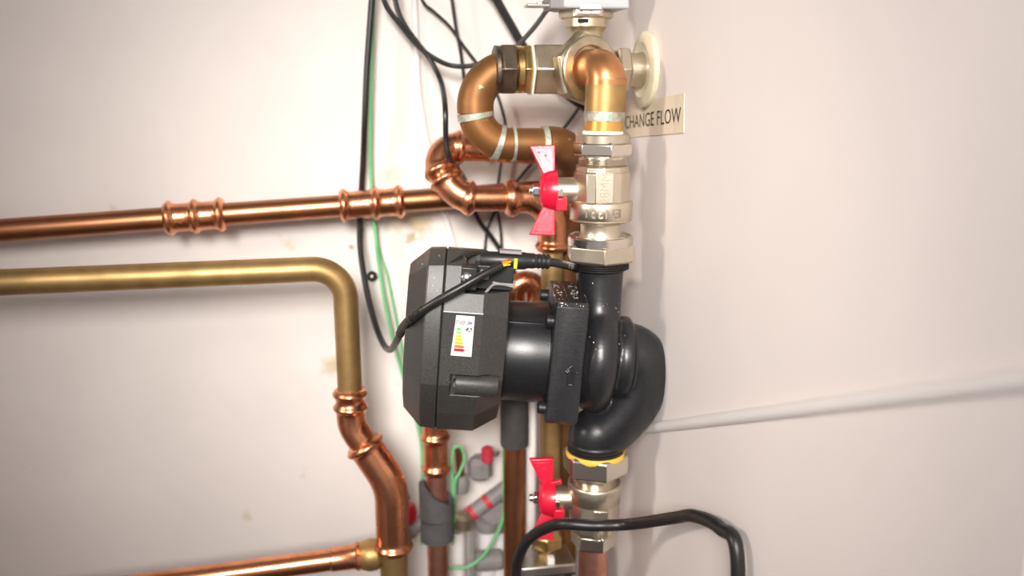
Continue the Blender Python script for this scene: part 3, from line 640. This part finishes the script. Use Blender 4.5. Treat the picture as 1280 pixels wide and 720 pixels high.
# small valve with red knob at left
rv = WB(516, 665, 0.05)
RV = thing('drain_valve', rv-ZUP*0.02, 'small grey drain valve with red knob between the copper pipes', 'valve')
MB().lathe(rv-EB*0.012, (EB+ZUP*0.5).normalized(), [(0, 0.008), (0.004, 0.0115), (0.012, 0.0115), (0.018, 0.008), (0.026, 0.008)], 28).build('valve_body', 'mgrey', RV)
MB().lathe(WB(511, 652, 0.058), ZUP, [(0, 0.006), (0.002, 0.0085), (0.012, 0.0095), (0.020, 0.0075), (0.022, 0.003)], 28).build('red_knob', 'red', RV)
MB().lathe(WB(508, 621, 0.058)+ZUP*0.0, ZUP, [(-0.002, 0.0045), (0.001, 0.0045)], 16).build('knob_cap', 'mgrey', RV)
# tee valve at far left bottom
tv = WB(457, 694, 0.12)
TV = thing('tee_valve', tv-ZUP*0.02, 'yellowed tee valve on a level copper pipe joining the offset pipe from the side', 'valve')
MB().lathe(tv+EB*0.018, -EB, [(0, 0.010), (0.006, 0.0155), (0.014, 0.0165), (0.022, 0.0140), (0.026, 0.011)], 28).build('valve_body', 'olive', TV)
MB().lathe(tv-EB*0.004, -EB+ZUP*-0.05, [(0, 0.0125), (0.004, 0.0150), (0.008, 0.0125), (0.030, 0.0122), (0.031, 0.0112), (0.55, 0.0112)], 28).build('copper_branch', 'copper', TV)
# grey filling manifold
mf = WB(612, 632, 0.035)
MF = thing('filling_manifold', mf-ZUP*0.03, 'grey filling manifold with slanted tube, round gauge and hoses near the wall', 'manifold')
ta, tb = WB(572, 655, 0.05), WB(645, 600, 0.05)
MB().tube(resample([ta, tb], 0.004), 0.0085, 24).build('slanted_tube', 'mgrey', MF)
for f0, f1 in ((0.12, 0.30), (0.48, 0.56)):
    MB().tube(resample([ta.lerp(tb, f0), ta.lerp(tb, f1)], 0.003), 0.0088, 24).build('red_band', 'redm', MF)
MB().lathe(WB(616, 634, 0.03), NB, [(0, 0.012), (0.002, 0.0155), (0.014, 0.0155), (0.016, 0.013)], 32).build('gauge', 'mgrey', MF)
MB().lathe(WB(578, 650, 0.06)-ZUP*0.012, ZUP, [(0, 0.007), (0.004, 0.0115), (0.016, 0.0115), (0.02, 0.007)], 28).build('ball_joint', 'brass', MF)
MB().lathe(WB(600, 585, 0.03)-ZUP*0.012, ZUP, [(0, 0.010), (0.004, 0.014), (0.02, 0.014), (0.026, 0.009)], 8).build('check_valve', 'mgrey', MF)
MB().lathe(WB(609, 568, 0.045)-ZUP*0.009, ZUP, [(0, 0.005), (0.002, 0.0065), (0.016, 0.0065), (0.018, 0.004)], 20).build('test_point', 'redm', MF)
MB().lathe(WB(620, 565, 0.05), NB, [(0, 0.003), (0.004, 0.0035), (0.006, 0.001)], 16).build('bleed_screw', 'chrome', MF)
MB().lathe(WB(576, 604, 0.05)-ZUP*0.01, ZUP, [(0, 0.008), (0.01, 0.0095), (0.02, 0.007)], 24).build('tube_socket', 'mgrey', MF)
MB().tube([WB(576, 600, 0.05), WB(573, 562, 0.05)], 0.0045, 16).build('copper_tail', 'copperb', MF)
h_ = WB(590, 640, 0.04); MB().tube([h_, floor_end(h_)], 0.0035, 14).build('grey_stem', 'mgrey', MF)
for px, r in ((572, 0.0085), (609, 0.0095), (626, 0.0075)):
    h_ = WB(px, 662, 0.035); MB().tube([h_, floor_end(h_)], r, 24).build('white_hose', 'white', MF)
    MB().lathe(h_-ZUP*0.001, ZUP, [(0, r*1.05), (0.003, r*1.3), (0.010, r*1.3), (0.013, r*0.8)], 24).build('hose_nut', 'mgrey', MF)
MB().lathe(WB(612, 700, 0.05), EB, [(-0.016, 0.009), (-0.012, 0.012), (0.012, 0.012), (0.016, 0.009)], 24).build('lower_valve', 'mgrey', MF)

# ------------------------------------------------------------------ cables
def B(px, py, off): return WB(px, py, off)
ctl = [B(468, -60, .03), B(464, 10, .03), B(459, 80, .03), B(456, 150, .028), B(454, 200, .018), B(451, 255, .012), B(450, 305, .03), B(456, 350, .05), B(466, 395, .07), B(478, 428, .10), B(488, 437, .13),
       W(497, 424, -0.02), W(504, 409, -0.05), W(517, 396, -0.078), W(545, 377, -0.086), W(580, 357, -0.085), W(608, 341, -0.080), W(627, 331, -0.074)]
ctl = to_ceiling(ctl); CC = thing('control_cable', B(488, 437, .13), 'black control cable looping from the ceiling across the pump box to its plug', 'cable')
MB().tube(spline(ctl), 0.0032, 14).build('sheath', 'rubber', CC)
e0 = ctl[-1]
for m_, dz, end in (('orw', 0.0006, (634, 326.5, -0.068)), ('redw', 0.0014, (638, 324.5, -0.062)), ('yellow', -0.0014, (637, 331, -0.064)), ('yellow', -0.0006, (638, 327, -0.062))):
    MB().tube(spline([e0+V((-0.001, 0, dz)), (e0+V((0, 0, dz))).lerp(W(*end), 0.5)+V((0, 0, 0.0004)), W(*end)], 6), 0.0009, 8).build('core_wire', m_, CC)
# wrapped joint on the cable
jw = spline(ctl); i0 = near(jw, 500, 417); i1 = near(jw, 530, 387)
MB().tube(resample(jw[i0:i1+1], 0.001), lambda i: 0.0037+0.0002*math.sin(i*0.9), 14).build('tape_wrap', 'black', CC, sharp=60)
# power lead
PL = thing('power_cable', W(690, 327, -0.05), 'black power lead with ribbed plug running from the pump box behind the upper valve', 'cable')
pw = [W(644, 325, -0.05), W(662, 325.5, -0.05), W(690, 328, -0.048), W(708, 331.5, -0.035), W(722, 336, -0.005), W(735, 341, 0.045), W(742, 350, 0.08), B(745, 420, 0.03)]
ps_ = spline(pw); MB().tube(ps_, 0.0036, 14).build('sheath', 'rubber', PL)
pd = (W(688, 327.5, -0.049)-W(644, 325, -0.05)); pl_ = pd.length; pd.normalize()
MB().lathe(W(640, 324.6, -0.05), pd, [(0, 0.0060), (0.004, 0.0062), (0.008, 0.0056), (0.010, 0.0064), (0.018, 0.0064), (0.019, 0.0058), (0.031, 0.0052), (0.032, 0.004)], 28).build('plug', 'black', PL)
for q in range(3):
    MB().lathe(W(640, 324.6, -0.05)+pd*(0.021+q*0.0036), pd, [(0, 0.0057), (0.0004, 0.0062), (0.002, 0.0061), (0.0024, 0.0056)], 28).build('strain_rib', 'black', PL)
pj = near(ps_, 709, 332); tdir = (ps_[pj+1]-ps_[pj-1]).normalized(); tup = (CAM-ps_[pj]).normalized(); tv_ = tup.cross(tdir).normalized(); tn = tdir.cross(tv_).normalized()
if tn.dot(tup) < 0: tn = -tn
if tv_.z < 0: tv_ = -tv_
put_text('cable_print', 'Co Lt', 0.0046, 0.0, lambda u, v, z: ps_[pj]-tdir*u-tv_*(v+0.0006)+tn*(math.sqrt(max(1e-9, 0.0037**2-(v+0.0006)**2))+0.0001), 'wtext', PL)
# lower right cable
cable('thick_black_cable', 'thick black cable crossing in front of the lower ball valve', [*[V((WR(925, 760, .01).x, WR(925, 760, .01).y, 0.1*k_)) for k_ in range(11)], WR(922, 700, 0.01), WR(900, 660, 0.012), WR(868, 645, 0.016), WR(842, 647.5, 0.018), W(790, 655, -0.048), W(745, 657, -0.042), W(705, 655, -0.036), W(680, 661, -0.02), W(660, 675, 0.0), W(649, 695, 0.015), W(645, 720, 0.02), *[V((W(645, 720, .02).x, 0.02, 0.9-0.1*k_)) for k_ in range(10)]], 0.0052, 'rubber', seg=16)
# upper-left tangle
cable('black_cable', 'black cable arching from the ceiling to behind the bronze gland nut', [B(478, -50, .03), B(480, 0, .03), B(503, 34, .03), B(523, 58, .035), B(545, 74, .04), B(565, 82, .04), B(590, 82, .045), B(640, 72, .05), B(690, 60, .05)], 0.0026, 'rubber')
cable('black_cable', 'black cable drooping past the press elbow to behind the pump box', [B(491, -50, .04), B(494, 0, .04), B(505, 30, .042), B(523, 55, .042), B(540, 78, .045), B(552, 105, .06), B(556.5, 135, .107), B(557.5, 176, .107), B(562, 199, .104), B(571, 210, .082), B(581, 226, .035), B(590, 256, .022), B(600, 278, .02), B(617, 300, .02), B(640, 335, .02), B(668, 376, .02), B(690, 420, .02)], 0.0026, 'rubber')
cable('thin_black_cable', 'thin black cable crossing diagonally behind the brown S bend', [B(520, -40, .010), B(528, 0, .010), B(543, 15, .010), B(562, 33, .010), B(580, 58, .010), B(600, 84, .010), B(617, 108, .010), B(627, 135, .010), B(632, 162, .010), B(627, 200, .010), B(622, 235, .010), B(622, 262, .010), B(626, 290, .010), B(628, 330, .010)], 0.0016, 'rubber')
cable('thin_black_cable', 'thin black cable dropping straight beside the S bend', [B(560, -40, .015), B(565, 0, .015), B(570, 35, .015), B(575, 60, .015), B(579, 90, .015), B(584, 130, .015), B(590, 200, .015)], 0.0018, 'rubber')
cable('thick_black_cable', 'thick black cable slanting down to the bronze gland nut', [B(600, -40, .02), B(621, 0, .02), B(638, 30, .02), B(656, 60, .02), B(690, 100, .02), B(716, 124, .02), B(740, 140, .02)], 0.0046, 'rubber')
cable('grey_cable', 'dark grey cable running from the actuator tab to the bronze gland nut', [B(700, -10, .065), B(684, 12, .065), B(668, 34, .065), B(648, 56, .065), B(636, 66, .065), B(612, 84, .065)], 0.0025, 'grub')
cable('black_cable', 'black cable hanging behind the grey actuator head', [B(778, -40, -0.0), B(773, 0, .0), B(767, 25, .0), B(758, 48, .0), B(748, 70, .02), B(735, 100, .02)], 0.0033, 'rubber')
cable('thin_black_cable', 'thin black cable slanting beneath the diverter valve', [B(745, 105, .004), B(732, 122, .004), B(716, 146, .004), B(700, 166, .004), B(672, 196, .004), B(650, 222, .004), B(628, 250, .004), B(610, 285, .004), B(605, 330, .004)], 0.0017, 'rubber')
cable('green_wire', 'green earth wire hanging beside the control cable', [B(468, -50, .02), B(467, 0, .02), B(465, 60, .02), B(463, 120, .02), B(463, 190, .014), B(465, 250, .014), B(470, 300, .02), B(477, 355, .02), B(488, 410, .02), B(501, 460, .02), B(516, 512, .02), B(526, 550, .02), B(528, 610, .02), B(527, 680, .02)], 0.0020, 'green')
cable('green_wire', 'green earth wire splitting off towards the pump box', [B(469, 290, .012), B(476, 320, .010), B(484, 345, .010), B(493, 390, .010), B(502, 435, .010), B(511, 480, .010), B(522, 520, .010), B(540, 570, .010)], 0.0013, 'green')
cable('green_wire', 'green earth wire curling in a small loop above the grey foam sleeve', [B(566, 680, .06), B(566, 620, .075), B(565, 575, .075), B(568, 560, .075), B(577, 560, .075), B(580, 575, .075), B(574, 592, .075), B(569, 602, .075), B(568, 640, .07), B(570, 665, .06)], 0.0017, 'green')
cable('green_wire', 'green earth wire sweeping in an arc beside the brown pipe', [B(632, 520, .07), B(630, 560, .07), B(630, 600, .07), B(630, 640, .07), B(621, 668, .07), B(606, 692, .07), B(590, 706, .07), B(575, 710, .07), B(555, 709, .06)], 0.0020, 'green')
cable('white_cable', 'white cable lying on the wall behind the press elbow', [B(515, -50, .004), B(518, 0, .004), B(521, 60, .004), B(523, 110, .004), B(530, 155, .004), B(540, 205, .004), B(552, 255, .004), B(565, 298, .004), B(580, 350, .004)], 0.0031, 'white')
# black fixing clip on the wall
fc = B(465, 345, 0.0)
FC = thing('cable_clip', fc, 'small black cable clip fixed on the wall beside the green wires', 'clip')
MB().lathe(fc, NB, [(0, 0.0058), (0.003, 0.0058), (0.0045, 0.004)], 20).build('clip_base', 'black', FC)
MB().lathe(fc+NB*0.0045, NB, [(0, 0.0022), (0.001, 0.0022), (0.0016, 0.001)], 14).build('clip_nail', 'steel', FC)

# ------------------------------------------------------------------ pale dust lying on the pump
def dust(target, n, zmin, size, sel=lambda p: True):
    me = target.data; off = wloc(target); P = [p for p in me.polygons if p.normal.z > zmin and p.normal.y < 0.6 and sel(p.center+off)]
    if not P: return
    b = MB(); tot = [p.area for p in P]
    for p in random.choices(P, tot, k=n):
        ws = [random.random() for _ in p.vertices]; sw = sum(ws); c = sum((me.vertices[i].co*(x/sw) for i, x in zip(p.vertices, ws)), V((0, 0, 0)))+off
        s_ = size*random.uniform(0.3, 1.0)**2; a, u, q = basis(p.normal); th_ = random.random()*3; uu = u*math.cos(th_)+q*math.sin(th_); qq = a.cross(uu)
        b.box(c+a*s_*0.2, uu*s_*random.uniform(0.4, 1), qq*s_*0.5, a*s_*0.3)
    o = b.build('dust', 'dust', PU, smooth=False); o['kind'] = 'stuff'
dust(fl_, 110, 0.5, 0.0010); dust(body, 45, 0.5, 0.0007); dust(cap, 40, 0.3, 0.0007)
dust(cas, 45, 0.05, 0.0007, lambda p: p.z < zr(345) and p.z > zr(420) and p.x < X0+0.03)
